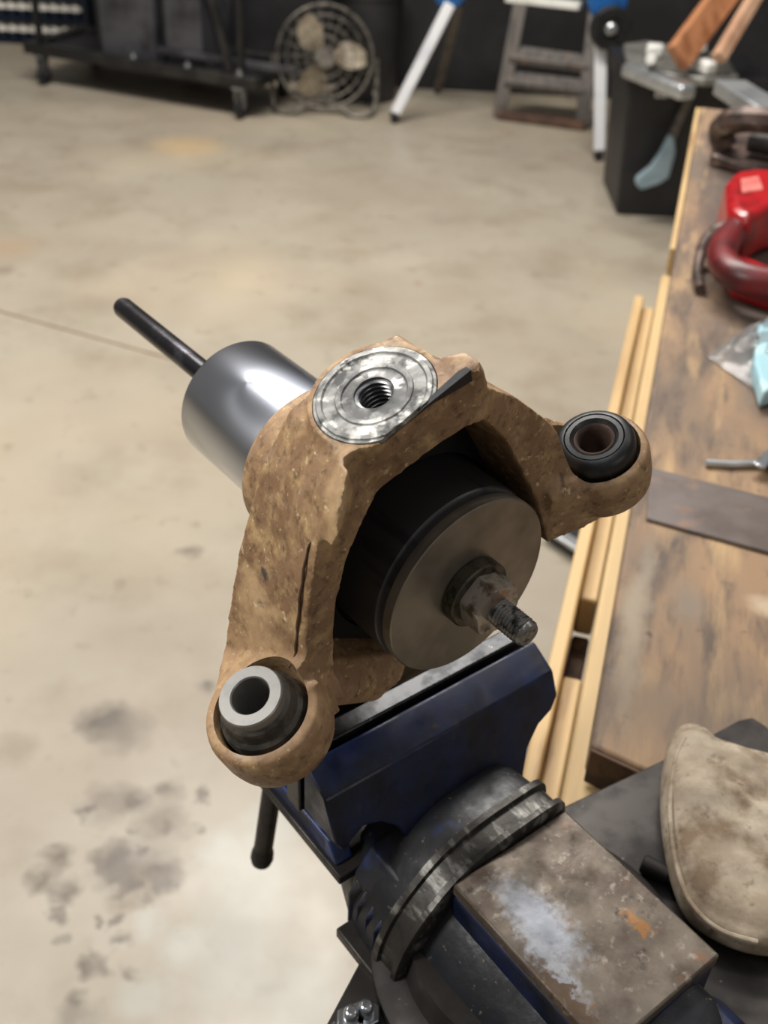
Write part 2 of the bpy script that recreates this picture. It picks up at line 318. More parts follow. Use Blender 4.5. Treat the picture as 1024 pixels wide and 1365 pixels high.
def blob_parts():
    bm = B()
    # arch: stations (outer front, outer back, inner front, inner back) as (q, h); fronts at sf, backs at sb
    ST = [  # (sf, sb, OF, OB, IF, IB)
        (.000, .046, (-.094, .020), (-.118, .004), (-.078, .000), (-.088, -.010)),
        (.002, .050, (-.083, .044), (-.105, .025), (-.076, .022), (-.084, .012)),
        (.004, .053, (-.076, .057), (-.090, .044), (-.067, .040), (-.074, .030)),
        (.004, .055, (-.064, .079), (-.074, .064), (-.058, .058), (-.062, .048)),
        (.003, .055, (-.053, .098), (-.060, .080), (-.047, .075), (-.050, .064)),
        (.002, .054, (-.040, .114), (-.046, .098), (-.036, .087), (-.038, .078)),
        (.006, .050, (-.028, .1225), (-.024, .1175), (-.020, .093), (-.022, .085)),
        (.0008, .047, (.004, .1225), (.004, .1215), (.006, .097), (.004, .088)),
        (-.0012, .041, (.029, .1225), (.030, .1215), (.024, .096), (.022, .086)),
        (.002, .043, (.0405, .104), (.041, .100), (.036, .087), (.036, .078)),
        (.006, .045, (.057, .079), (.058, .074), (.046, .061), (.046, .054)),
        (.006, .045, (.070, .052), (.072, .046), (.0505, .031), (.0505, .026)),
        (.004, .042, (.079, .026), (.082, .020), (.0525, .008), (.0525, .002)),
        (.000, .040, (.088, .002), (.090, .000), (.0500, -.022), (.0505, -.024))]
    rings = []
    for sf, sb, OF, OB, IF, IB in ST:
        rings.append([bm.verts.new((q, s, h)) for (q, h), s in ((OF, sf), (OB, sb), (IB, sb), (IF, sf))])
    for a, b in zip(rings, rings[1:]):
        for k in range(4): bm.faces.new((a[k], a[(k+1) % 4], b[(k+1) % 4], b[k]))
    bm.faces.new(rings[0][::-1]); bm.faces.new(rings[-1])
    # pad collar and its two cast nubs
    prism(bm, [(.002+.0285*math.cos(PI*k/24), max(-.0005-.03*(.002+.0285*math.cos(PI*k/24)), .022+.0285*math.sin(PI*k/24)), .1228) for k in range(48)], (0, 0, -.012))
    def hull(pts):
        vs = [bm.verts.new(p) for p in pts]; r = bmesh.ops.convex_hull(bm, input=vs)
        bmesh.ops.delete(bm, geom=[g for g in r['geom_interior'] if isinstance(g, bmesh.types.BMVert)], context='VERTS')
    hull([(-.030, .000, .122), (-.026, .030, .120), (-.0475, -.006, .104), (-.0515, -.003, .0965), (-.050, .020, .098), (-.030, .005, .100), (-.040, .018, .096), (-.044, -.003, .110)])
    hull([(.029, .000, .1235), (.035, -.0055, .1230), (.0385, -.003, .1235), (.0385, .006, .1240), (.033, .011, .1245), (.028, .014, .1225), (.030, .000, .100), (.042, .002, .100), (.041, .008, .100), (.030, .012, .100), (.0395, -.002, .113)])
    # bushing bosses
    for (q, s, h, r) in ((-.111, .0075, .031, .0272), (.0965, .0075, .004, .0262)):
        lathe(bm, [(0, -.030), (r-.006, -.030), (r-.001, -.025), (r, -.018), (r, -.005), (r-.0015, -.001), (r-.004, 0), (0, 0)], (q, s, h), (0, 0, 1), 48)
    hull([(-.0765, .002, .010), (-.078, .030, .006), (-.086, -.004, .006), (-.089, .002, -.001), (-.086, .02, -.006), (-.100, .0, .0), (-.100, .03, -.006), (-.082, .046, -.012), (-.086, -.004, .024), (-.0765, .004, .026)])
    # webs from bosses back into the arms
    hull([(-.137, .004, .029), (-.134, .020, .029), (-.122, .032, .028), (-.130, .000, .004), (-.083, .002, .044), (-.105, .050, .025), (-.076, .002, .022), (-.084, .050, .012), (-.086, .006, .030), (-.100, .045, .000), (-.126, .028, .000)])
    hull([(-.137, .010, .000), (-.137, .012, .024), (-.120, .033, .020), (-.125, .040, -.005), (-.088, .048, .030), (-.085, .045, -.012), (-.085, -.005, .034), (-.084, -.004, .002), (-.100, .052, -.008), (-.105, .048, .022)])
    hull([(.053, .004, -.026), (.056, -.002, .010), (.075, .030, -.024), (.104, .030, -.022), (.098, -.013, -.020), (.070, -.002, -.029), (.088, -.009, -.026), (.084, .040, .004), (.104, .031, -.002), (.074, .038, .036), (.064, .0, .014), (.084, -.006, .000)])
    # hub barrel with flange, back plate closing the arch, lower web and clamping foot
    lathe(bm, [(0, .052), (.058, .052), (.060, .060), (.055, .072), (.050, .086), (.0475, .104), (.0460, .127), (.0440, .130), (0, .130)], (0, 0, 0), (0, 1, 0), 72)
    loop = [(-.090, -.004), (-.070, .030), (-.045, .060), (-.020, .078), (.026, .078), (.052, .052), (.076, .014), (.088, -.022), (.060, -.030), (.040, -.066), (-.040, -.066), (-.085, -.020)]
    prism(bm, [(q*.98, .046, h) for q, h in loop], (0, .026, 0))
    hull([(-.090, .012, -.004), (-.093, .030, -.030), (-.062, .020, -.054), (-.045, .024, -.062), (-.088, .05, -.03), (-.07, .026, -.004), (-.033, .030, -.060), (-.05, .05, -.064), (-.07, .05, -.004)])
    hull([(q, s, h) for q, s, h in ((-.100, .030, -.006), (-.070, .026, -.006), (-.030, .030, -.060), (-.055, .030, -.056), (-.100, .060, -.006), (-.060, .070, -.006), (-.030, .070, -.062), (-.055, .066, -.056))])
    hull([(q, s, h) for q, s, h in ((-.055, .040, -.048), (.030, .040, -.048), (-.055, .072, -.048), (.030, .072, -.048), (-.050, .046, -.070), (.028, .046, -.070), (-.050, .066, -.070), (.028, .066, -.070))])
    return bm
bm = blob_parts()
me = bpy.data.meshes.new('raw'); bm.to_mesh(me); bm.free()
raw = bpy.data.objects.new('raw', me); COL.objects.link(raw)
rm = raw.modifiers.new('r', 'REMESH'); rm.mode = 'VOXEL'; rm.voxel_size = .0013
sm = raw.modifiers.new('s', 'SMOOTH'); sm.factor = .5; sm.iterations = 3
cb = B()
lathe(cb, [(0, .024), (.0515, .024), (.0515, .075), (.044, .080), (0, .080)], (0, 0, 0), (0, 1, 0), 96)       # bearing bore
lathe(cb, [(0, -.045), (.0087, -.045), (.0087, -.0022), (.0260, -.0022), (.0264, .006), (0, .006)], (.0015, .0212, .1228), (0, 0, 1), 96)
for (q, s, h) in ((-.111, .0075, .031), (.0965, .0075, .004)):
    lathe(cb, [(0, -.06), (.0212, -.06), (.0212, -.004), (.0222, .002), (.0235, .05), (0, .05)], (q, s, h), (0, 0, 1), 64)
pass
cme = bpy.data.meshes.new('cut'); bmesh.ops.recalc_face_normals(cb, faces=cb.faces); cb.to_mesh(cme); cb.free()
cut = bpy.data.objects.new('cut', cme); COL.objects.link(cut)
bo = raw.modifiers.new('b', 'BOOLEAN'); bo.object = cut; bo.operation = 'DIFFERENCE'; bo.solver = 'EXACT'
dg = bpy.context.evaluated_depsgraph_get(); dg.update()
body = bpy.data.meshes.new_from_object(raw.evaluated_get(dg)); body.name = 'casting'
bpy.data.objects.remove(raw); bpy.data.objects.remove(cut)
body.materials.clear(); body.materials.append(M['cast_tan'])
for poly in body.polygons: poly.material_index = 0
body.shade_smooth()
try: body.set_sharp_from_angle(angle=math.radians(38))
except Exception: pass
co = mesh_obj('casting', body, None, kn)
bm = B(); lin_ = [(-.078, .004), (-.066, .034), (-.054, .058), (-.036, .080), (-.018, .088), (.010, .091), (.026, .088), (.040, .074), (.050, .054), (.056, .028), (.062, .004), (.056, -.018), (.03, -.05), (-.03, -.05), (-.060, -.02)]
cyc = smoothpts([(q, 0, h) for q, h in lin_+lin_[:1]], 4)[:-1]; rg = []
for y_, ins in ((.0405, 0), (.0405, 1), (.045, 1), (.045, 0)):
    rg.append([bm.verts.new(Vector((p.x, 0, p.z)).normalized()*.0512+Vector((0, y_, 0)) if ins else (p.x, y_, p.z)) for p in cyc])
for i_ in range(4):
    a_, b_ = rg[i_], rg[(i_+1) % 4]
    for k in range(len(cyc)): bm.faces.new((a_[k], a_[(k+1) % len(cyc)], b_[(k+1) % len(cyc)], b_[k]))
t = obj('arch_shade_plate', bm, M['shade_black'], kn); t['label'] = 'matt black plate standing in for the deep shade inside the arch'  # plate added so the arch interior reads as deep shadow
# cast seam: a thin proud parting line down the left arm
seam = smoothpts([(-.0495, .0015, .0975), (-.0550, .0080, .0937), (-.0662, .0090, .0765), (-.0778, .0090, .0555), (-.0860, .0085, .0415), (-.0905, .0110, .0345)], 6)
obj('parting_seam', (lambda b_: (tube(b_, [(p.x+.0004*math.sin(i*1.7), p.y, p.z) for i, p in enumerate(seam)], [.0003+.0004*math.sin(PI*i/(len(seam)-1)) for i in range(len(seam))], 8), b_)[1])(B()), M['end_grain'], kn)
# machined spot face with turned rings and thread
bm = B(); pc = (.0015, .0212, .1222)
lathe(bm, [(.0084, 0), (.0084, .0012), (.0095, .0006), (.0135, .0005), (.0140, .0011), (.0160, .0012), (.0165, .0007), (.0215, .0008), (.0222, .0016), (.0240, .0015), (.0245, .0009), (.0256, .0009), (.0258, .0), (.0258, -.001), (.0084, -.001)], pc, (0, 0, 1), 96, closed=True)
for v in bm.verts:
    q = Vector(v.co); v.co.z += noise.noise(q*260)*.0004
    if q.y < -.0003-.03*q.x: v.co.y = -.0003-.03*q.x
obj('machined_face', bm, M['machined'], kn)
bm = B(); vs = [bm.verts.new(p) for p in [(.006, -.0015, .1231), (.033, -.0030, .1236), (.033, .0010, .1236), (.012, .0005, .1232), (.006, -.0008, .1225), (.024, -.0022, .1190), (.032, -.0030, .1178), (.032, .001, .1190), (.012, .001, .1215)]]
bmesh.ops.convex_hull(bm, input=vs); t = obj('bare_edge', bm, M['jaw_steel'], kn); t['label'] = 'bare dark steel edge scraped on the front rim of the pad'
bm = B(); prf = []
z = -.034
while z < -.0012:
    prf += [(.0083, z), (.0083, z+.0007), (.0069, z+.0016)]; z += .0024
prf += [(.0081, -.0006), (.0088, -.0006), (.0088, -.034)]
lathe(bm, prf, (.0015, .0212, .1228), (0, 0, 1), 48, closed=True)
lathe(bm, [(0, -.0345), (.0085, -.0345), (.0085, -.036), (0, -.036)], (.0015, .0212, .1228), (0, 0, 1), 32)
obj('thread', bm, M['thread'], kn, smooth=True, angle=60)
# left bushing: rubber collar with steel sleeve; right bushing: rubber boot
t = obj('bushing_collar', (lambda b_: (lathe(b_, [(.0095, -.028), (.0198, -.028), (.0198, -.004), (.0190, -.001), (.0172, .0005), (.0163, .0032), (.0160, .0062), (.0146, .0075), (.0135, .0078), (.0095, .0078)], (-.111, .0075, .031), (0, 0, 1), 64, closed=True), b_)[1])(B()), M['dusty_rubber'], kn, angle=30)
t['label'] = 'grey rubber collar around the left sleeve'
t = obj('sleeve', (lambda b_: (lathe(b_, [(.0086, -.028), (.0096, -.028), (.0096, .0075), (.0144, .0075), (.0144, .0120), (.0139, .0127), (.0091, .0127), (.0086, .0120)], (-.111, .0075, .031), (0, 0, 1), 64, closed=True), b_)[1])(B()), M['sleeve'], kn, angle=30)
t['label'] = 'bare steel sleeve in the left bushing'
obj('sleeve_hole_shade', (lambda b_: (lathe(b_, [(0, -.022), (.0085, -.022), (.0085, -.024), (0, -.024)], (-.111, .0075, .031), (0, 0, 1), 32), b_)[1])(B()), M['shade_black'], kn)  # dark disc added so the sleeve hole looks black with shade
bm = B(); o_ = (.0965, .0075, .004)
lathe(bm, [(.0104, -.026), (.0195, -.026), (.0195, -.006), (.0200, -.001), (.0200, .003), (.0190, .0065), (.0172, .0085), (.0150, .0090), (.0146, .0078), (.0142, .0088), (.0120, .0090), (.0112, .0078), (.0104, .0070)], o_, (0, 0, 1), 64, closed=True)
t = obj('rubber_boot', bm, M['rubber'], kn, angle=40); t['label'] = 'black rubber boot in the right bushing'
bm = B(); lathe(bm, [(.0078, -.026), (.0102, -.026), (.0102, .0072), (.0096, .0076), (.0085, .0068), (.0078, .0040)], o_, (0, 0, 1), 48, closed=True)
obj('inner_sleeve', bm, M['rust_metal'], kn, angle=40)

# ---------------------------------------------------------------- press tool on the hub axis (same frame)
pt = thing('bearing_press_tool', 'press tool through the knuckle hub, bright turned cup behind and grey steel disc in front', 'press tool', KM)
Y_ = (0, 1, 0)
bm = B()
lathe(bm, [(0, .0795), (.0435, .0795), (.0490, .0740), (.0490, .0110), (.0484, .0100), (.0470, .0095), (.0470, .0065), (0, .0065)], (0, 0, 0), Y_, 128)
obj('receiving_cup', bm, M['black_steel'], pt, angle=30)
bm = B(); lathe(bm, [(0, .0065), (.0470, .0065), (.0484, .0058), (.0484, .0006), (.0478, 0), (.0075, 0), (0, 0)], (0, 0, 0), Y_, 128)
obj('front_disc', bm, M['disc'], pt, angle=30)
bm = B(); lathe(bm, [(0, .0), (.0170, .0), (.0178, -.0008), (.0178, -.0068), (.0170, -.0076), (0, -.0076)], (0, 0, 0), Y_, 64)
obj('washer', bm, M['washer'], pt, angle=30)
def hexnut(y0, y1, r):
    bm = B(); n = 6; k = 48
    # hexagonal prism with chamfered corners: intersect by radius limiting
    rings = []
    for yy, lim in ((y0, .95), (y0, .96), (y0-.0016*(1 if y1 < y0 else -1), 1.01), (y1+.0014*(1 if y1 < y0 else -1), 1.0), (y1, .93)):
        rg = []
        for i in range(k):
            a = 2*PI*i/k+math.radians(20); hexr = r*math.cos(PI/6)/math.cos((i % 8)*2*PI/k-PI/6)
            rr = min(hexr, r*lim); rg.append(bm.verts.new((rr*math.cos(a), yy, rr*math.sin(a))))
        rings.append(rg)
    inner = [bm.verts.new((.0071*math.cos(2*PI*i/k+math.radians(20)), y1, .0071*math.sin(2*PI*i/k+math.radians(20)))) for i in range(k)]
    rings.append(inner)
    for a, b in zip(rings, rings[1:]):
        for i in range(k): bm.faces.new((a[i], a[(i+1) % k], b[(i+1) % k], b[i]))
    bm.faces.new(rings[0][::-1]); bm.faces.new(inner)
    return bm
obj('nut', hexnut(-.0076, -.0196, .0146), M['nut'], pt, angle=28)
# bolt end with thread ridges
bm = B(); prf = [(0, .005), (.0064, .005)]; yv = -.0190
prf += [(.0064, yv)]
while yv > -.0375:
    prf += [(.0069, yv), (.0061, yv-.0009)]; yv -= .00185
prf += [(.0066, yv), (.0066, yv-.001), (.0056, yv-.0026), (0, yv-.0028)]
lathe(bm, prf, (0, 0, 0), Y_, 48)
obj('threaded_end', bm, M['bolt'], pt, angle=50)
bm = B(); lathe(bm, [(0, .1305), (.0360, .1305), (.0366, .1330), (.0378, .1336), (.0378, .2030), (.0370, .2044), (.0085, .2044), (0, .2044)], (0, 0, 0), Y_, 128)
obj('bright_cup', bm, M['silver'], pt, angle=30)
bm = B(); lathe(bm, [(0, .2044), (.0105, .2044), (.0105, .2260), (0, .2260)], (0, 0, 0), Y_, 40)
obj('spacer', bm, M['pale_edge'], pt, angle=30)
bm = B(); lathe(bm, [(0, .2260), (.0070, .2260), (.0070, .344), (.0062, .3465), (.0045, .3475), (0, .3475)], (0, 0, 0), Y_, 40)
obj('rod', bm, M['rod'], pt, angle=30)

# ---------------------------------------------------------------- bench vise (frame: x along the jaws, y away from the anvil, z up)
AX = Vector((.63, -.777, 0)).normalized(); JX = Vector((-AX.y, AX.x, 0)); V0 = atz(560, 930, 1.06)
VM = frame(JX, -AX, Vector((0, 0, 1)), Vector((V0.x, V0.y, 0)))
def onb(px, py, b):
    v = onp(px, py, V0-AX*b, AX)-V0; return (v.dot(JX), b, v.z+1.06)
vi = thing('bench_vise', 'blue bench vise with bare steel anvil, gripping the tan knuckle', 'vise', VM)
# fixed jaw: T-shaped, leaning face
def jawface(j, z): return -.024-.44*(1.053-z) if z < 1.053 else -.024+.9*(z-1.053)*1.9
out = [(-.083, 1.053), (.085, 1.053), (.085, 1.038), (.078, 1.031), (.066, 1.027), (.055, 1.018), (.048, 1.004), (.047, .985), (-.036, .985), (-.038, 1.004), (-.044, 1.018), (-.054, 1.026), (-.064, 1.029), (-.072, 1.026), (-.079, 1.022), (-.083, 1.028)]
bm = B()
fr = [bm.verts.new((j, jawface(j, z), z)) for j, z in out]; bk = [bm.verts.new((j, -.004, z)) for j, z in out]
tb0 = bm.verts.new((-.083, -.004, 1.0625)); tb1 = bm.verts.new((.085, -.004, 1.0625)); tf0 = bm.verts.new((-.083, -.007, 1.0625)); tf1 = bm.verts.new((.085, -.007, 1.0625))
bm.faces.new(fr); n_ = len(out)
bm.faces.new(bk[::-1])
for i in range(1, n_): bm.faces.new((fr[i], bk[i], bk[(i+1) % n_], fr[(i+1) % n_]))
bm.faces.new((fr[0], fr[1], tf1, tf0)); bm.faces.new((tf0, tf1, tb1, tb0)); bm.faces.new((tb0, tb1, bk[1], bk[0]))
bm.faces.new((fr[0], tf0, tb0, bk[0])); bm.faces.new((fr[1], bk[1], tb1, tf1))
bmesh.ops.triangulate(bm, faces=[f for f in bm.faces if len(f.verts) > 4])
obj('fixed_jaw', bm, M['vise_blue'], vi, bevel=.0014)
bm = B(); box(bm, -.084, .083, -.001, .0115, 1.020, 1.0655)
obj('jaw_plate', bm, M['jaw_steel'], vi, bevel=.0012)
bm = B(); box(bm, -.078, .082, .0455, .0575, 1.020, 1.0640)
obj('jaw_plate', bm, M['jaw_steel'], vi, bevel=.0012)
bm = B(); prism(bm, [(-.078, .058, 1.062), (-.078, .070, 1.052), (-.078, .088, .998), (-.078, .058, .998)], (.160, 0, 0))
box(bm, -.052, .048, .058, .088, .93, 1.0)
obj('moving_jaw', bm, M['vise_blue'], vi, bevel=.0014)
# sliding beam: side wall, bottom flange
bm = B(); prism(bm, [(-.073, .060, 1.000), (-.073, .060, .986), (-.073, -.022, .986), (-.073, -.014, 1.000)], (.012, 0, 0))
box(bm, -.073, -.056, -.012, .060, .986, .999)
obj('slide_wall', bm, M['vise_light_blue'], vi, bevel=.001)
bm = B(); prism(bm, [(-.0755, .070, .9855), (-.0755, -.029, .9855), (-.030, -.029, .9855), (-.030, .070, .9855)], (0, 0, -.007))
obj('slide_flange', bm, M['dark_metal'], vi, bevel=.001)
bm = B(); box(bm, -.05, .05, -.02, .14, .950, .978)
obj('slide', bm, M['vise_greasy'], vi, bevel=.003)
bm = B(); cyl(bm, (-.028, .138, .905), (-.028, .086, .905), .0135, n=32, cap=.003); cyl(bm, (-.02, .06, .93), (-.02, .14, .93), .012)
obj('screw_head', bm, M['dark_metal'], vi)
# handle through the screw head
h0, h1 = Vector(onb(366, 1030, .112)), Vector(onb(350, 1138, .112)); d_ = (h1-h0).normalized()
bm = B(); cyl(bm, h0-d_*.03, h1, .0072, n=20, cap=.001)
hb = obj('handle', bm, M['dark_metal'], vi)
bm = B(); lathe(bm, [(0, -.006), (.0074, -.006), (.0084, -.002), (.0088, .004), (.0074, .009), (.003, .011), (0, .011)], h1, d_, 24)
obj('handle_knob', bm, M['dark_metal'], hb)
def clipz(bm, z):
    g = bm.verts[:]+bm.edges[:]+bm.faces[:]
    rr = bmesh.ops.bisect_plane(bm, geom=g, plane_co=(0, 0, z), plane_no=(0, 0, -1), clear_outer=True)
    ed = [e for e in rr['geom_cut'] if isinstance(e, bmesh.types.BMEdge)]
    bmesh.ops.contextual_create(bm, geom=ed)
# neck body between jaw and collar
VP = smoothpts([(.040, 0, .949), (.0415, 0, 1.000), (.041, 0, 1.020), (.034, 0, 1.0285), (.010, 0, 1.029), (-.016, 0, 1.0265), (-.038, 0, 1.019), (-.056, 0, 1.005), (-.069, 0, .989), (-.077, 0, .970), (-.079, 0, .949)], 5)
def vloft(bm, prof):
    rg = []
    for sc, b in prof: rg.append([bm.verts.new((-.018+(p.x+.018)*sc, b, .949+(p.z-.949)*sc)) for p in VP])
    n = len(VP)
    for a, c in zip(rg, rg[1:]):
        for k in range(n-1): bm.faces.new((a[k], a[k+1], c[k+1], c[k]))
        bm.faces.new((a[n-1], a[0], c[0], c[n-1]))
    bm.faces.new(rg[0]); bm.faces.new(rg[-1][::-1])
bm = B(); vloft(bm, [(.72, -.012), (.84, -.030), (.93, -.046), (.95, -.0635)])
obj('neck', bm, M['vise_greasy'], vi, angle=40)
bm = B(); base = [(-.030, .992), (-.042, 1.004), (-.056, 1.000), (-.066, .985), (-.070, .955), (-.05, .945), (-.03, .945)]
prism(bm, [(j, -.030, max(z, .949)) for j, z in base], (0, -.032, 0))
for k_ in range(4): prism(bm, [(-.066, -.032-.009*k_, .984), (-.0735-.001*k_, -.034-.009*k_, .975), (-.066, -.040-.009*k_, .980)], (0, 0, -.03))
obj('toothed_cheek', bm, M['vise_greasy_blue'], vi, bevel=.0015)
bm = B(); box(bm, -.0825, -.03, -.080, -.036, .944, .952)
obj('base_flange', bm, M['dark_metal'], vi, bevel=.0012)
# swivel collar: two rims with a scratched band
bm = B(); R_ = .0765
vloft(bm, [(.96, -.0637), (1.0, -.0650), (1.0, -.0690), (.965, -.0700), (.965, -.0800), (1.0, -.0812), (1.0, -.0845), (.96, -.0860)])
obj('swivel_collar', bm, M['collar'], vi, angle=35)
bm = B(); vloft(bm, [(.80, -.0862), (.80, -.100), (.79, -.150), (.77, -.205), (.66, -.222)])
obj('barrel', bm, M['vise_greasy'], vi, angle=35)
# anvil block
bm = B(); box(bm, -.0445, .0385, -.195, -.0865, 1.0135, 1.0215)
an = obj('anvil', bm, M['anvil'], vi, bevel=.0014, seg=2)
bm = B(); prism(bm, [(-.0445, -.0866, 1.0133), (-.0445, -.195, 1.0133), (-.0445, -.195, .975), (-.0445, -.0866, .975)], (.0825, 0, 0))
obj('anvil_body', bm, M['vise_blue'], vi, bevel=.003)
bm = B(); prism(bm, [(.004, -.200, 1.004), (.030, -.200, 1.004), (.043, -.200, .985), (.043, -.200, .95), (.004, -.200, .95)], (0, -.022, 0))
obj('end_lug', bm, M['vise_blue'], vi, bevel=.004)
bm = B(); lathe(bm, [(0, .9475), (.088, .9475), (.090, .9485), (.090, .9560), (.086, .9590), (.074, .961), (.070, .975), (0, .975)], (-.004, -.115, 0), (0, 0, 1), 72)
obj('swivel_base', bm, M['dark_metal'], vi, angle=30)
spots(M['anvil'], [((-.022, -.128, 1.0215), (.016, .036, .01), .6, '#9BA2AE', .8), ((-.034, -.150, 1.0215), (.008, .03, .01), .6, '#A3A9B4', .6), ((-.040, -.165, 1.0215), (.006, .026, .01), .4, '#5A4838', .9), ((.018, -.158, 1.0215), (.005, .014, .01), .6, '#9A6A38', .8)], wobble=(230, .0052))

# mounting plate of the vise and its bolts
BZ = .9375
pz = BZ+.010
mp = thing('mounting_plate', 'dark sooty steel plate under the blue vise', 'metal plate', Vector((0, 0, 0)))
c = [atz(478, 1285, pz), atz(600, 1190, pz), atz(745, 1078, pz), atz(905, 1003, pz), atz(985, 960, pz), atz(1003, 956, pz), atz(1022, 968, pz), atz(1060, 1010, pz), atz(1190, 1300, pz), atz(900, 1500, pz), atz(430, 1470, pz), atz(425, 1385, pz)]
bm = B(); prism(bm, [tuple(p) for p in c], (0, 0, -.0095)); obj('plate', bm, M['dark_metal'], mp, bevel=.001)
# it stands on a steel pedestal
pc_ = (atz(760, 1330, pz)); bm = B(); box(bm, pc_.x-.06, pc_.x+.06, pc_.y-.06, pc_.y+.06, .012, pz-.010); obj('pedestal', bm, M['dark_metal'], mp, bevel=.003)
bm = B(); box(bm, pc_.x-.2, pc_.x+.2, pc_.y-.2, pc_.y+.2, 0, .012); obj('foot_plate', bm, M['dark_metal'], mp, bevel=.003)
for i, (x, y) in enumerate([(468, 1357), (488, 1349)]):
    p = atz(x, y, pz+.006)
    bm = B(); lathe(bm, [(0, -.006), (.0085, -.006), (.0085, 0), (0, 0)], p, (0, 0, 1), 6); lathe(bm, [(0, 0), (.0042, 0), (.0042, .006), (.003, .008), (0, .008)], p, (0, 0, 1), 20)
    o = obj('bolt', bm, M['zinc'], mp, bevel=.0008)

# ---------------------------------------------------------------- workbench (frame: x across to the right, y along, z up)
b0 = atz(787, 993, BZ)
be = Vector((.2504, .968, 0)).normalized(); bs = Vector((be.y, -be.x, 0))
BM_ = frame(bs, be, Vector((0, 0, 1)), Vector((b0.x, b0.y, 0)))
BI = BM_.inverted()
def bz(px, py, z): return BI @ atz(px, py, z)
bench = thing('workbench', 'rough wooden workbench with a stained top, to the right of the vise', 'workbench', BM_)
bm = B(); prism(bm, [(0, 0, BZ), (.95, -.27, BZ), (.95, 1.78, BZ), (0, 1.78, BZ)], (0, 0, -.032))
bmesh.ops.recalc_face_normals(bm, faces=bm.faces)
top = obj('bench_top', bm, M['bench_wood'], bench, bevel=.004)
spots(M['bench_wood'], [((.30, 1.25, BZ), (.285, 1.05, .2), .14, '#564A43', .95), ((.05, .05, BZ), (.16, .05, .05), .8, '#6E6052', .6), ((.13, .20, BZ), (.03, .02, .02), .6, '#C9B79A', .6), ((.035, .13, BZ), .006, .4, '#3B312A', .9),
      ((.02, .15, BZ), (.015, .14, .03), .8, '#9B917F', .7), ((.06, .18, BZ), (.02, .03, .03), .8, '#7D7468', .6)], wobble=(16, .012))
bm = B(); prism(bm, [(0.001, -.0008, BZ-.0015), (.949, -.2708, BZ-.0015), (.949, -.2738, BZ-.0015), (0.001, -.0038, BZ-.0015)], (0, 0, -.033)); obj('end_board', bm, M['end_grain'], bench, bevel=.001)
def bbox(name, m, *a, bev=.003): bm = B(); box(bm, *a); return obj(name, bm, m, bench, bevel=bev)
bbox('side_rail', M['fresh_wood'], -.044, -.030, -.12, .97, .775, .862)
bbox('ledger', M['stain_wood'] if 'stain_wood' in M else M['fresh_wood'], -.030, -.012, -.12, .16, .800, .846)
bbox('ledger', M['fresh_wood'], -.030, -.012, .27, .97, .800, .846)
bbox('slot_shade_board', M['end_grain'], -.0295, -.0125, .161, .269, .778, .800)  # dark board put below the ledger gap in place of its shade
bbox('side_rail', M['fresh_wood'], -.012, .022, -.10, .97, .850, .8995)
bbox('edge_batten', M['fresh_wood'], -.008, -.0005, .98, 1.78, BZ-.036, BZ-.002, bev=.001)
bbox('cross_rail', M['fresh_wood'], .0222, .90, -.06, .02, .80, .8755)
for u in (0.0, .85):
    for v in (.06, 1.58): bbox('leg', M['fresh_wood'], u, u+.07, v, v+.07, 0, .85 if u < .1 else .904)
# steel strip lying across the top
ms = M['plate']
bm = B(); q = [bz(862, 690, BZ+.004), bz(1024, 735, BZ+.004), bz(1110, 759, BZ+.004), bz(1090, 682, BZ+.004), bz(1024, 662, BZ+.004), bz(866, 622, BZ+.004)]
q = [BM_ @ p for p in q]
prism(bm, [tuple(p) for p in q], (0, 0, -.0038))
tag(obj('steel_sheet', bm, ms, bevel=.0015), 'flat grey-brown steel sheet lying across the wooden bench top', 'metal sheet')

# ---------------------------------------------------------------- things on the bench
# suede glove on the mounting plate
gz = BZ+.0115
outl = [(893, 985), (905, 973), (925, 973), (950, 990), (985, 1001), (1024, 1014), (1070, 1030), (1130, 1080), (1150, 1160), (1110, 1250), (1060, 1272), (1010, 1272), (960, 1255), (915, 1222), (893, 1170), (882, 1110), (880, 1060), (884, 1020)]
pts = [Vector(atz(x, y, gz+.012)) for x, y in outl]
cpt = sum(pts, Vector())/len(pts); pts = smoothpts(pts+[pts[0]], 5)[:-1]
bm = B(); NR = 26; rings = []
for sgn in (1, -1):
    prev = None
    for k in range(NR+1):
        t = k/NR
        if sgn == -1 and k == NR: break
        ring = []
        for p in pts:
            w_ = cpt.lerp(p, t)
            if sgn == 1:
                hgt = .012+.020*(1-t**5)**.5 + .0075*noise.noise(Vector((w_.x*24, w_.y*24, 3)))*(1-t**8) + .0030*noise.noise(Vector((w_.x*70, w_.y*70, 1)))*(1-t**8)
                if .86 < t < .96: hgt -= .0020*math.sin((t-.86)/.10*PI)
                z_ = gz+hgt
            else: z_ = gz+.012*(1-(1-t**8)**.5)
            ring.append((w_.x, w_.y, z_))
        rings.append((sgn, k, ring))
top_r = [r for r in rings if r[0] == 1]; bot_r = [r for r in rings if r[0] == -1]
seq = [top_r[0]]+top_r[1:]+bot_r[::-1]
vr = []
for sgn, k, ring in seq:
    if k == 0: vr.append([bm.verts.new(ring[0])])
    else: vr.append([bm.verts.new(p) for p in ring])
n_ = len(pts)
for a, b in zip(vr, vr[1:]):
    for i in range(n_):
        j = (i+1) % n_
        if len(a) == 1: bm.faces.new((a[0], b[i], b[j]))
        elif len(b) == 1: bm.faces.new((a[i], a[j], b[0]))
        else: bm.faces.new((a[i], a[j], b[j], b[i]))
gl = obj('suede_glove', bm, M['cloth'], smooth=True, angle=80)
tag(gl, 'worn tan suede work glove cuff lying on the plate beside the anvil', 'glove')
bm = B(); hem = [atz(x, y, gz+.026) for x, y in [(914, 984), (902, 1010), (894, 1060), (895, 1110), (905, 1165), (924, 1208), (960, 1240), (1010, 1256)]]
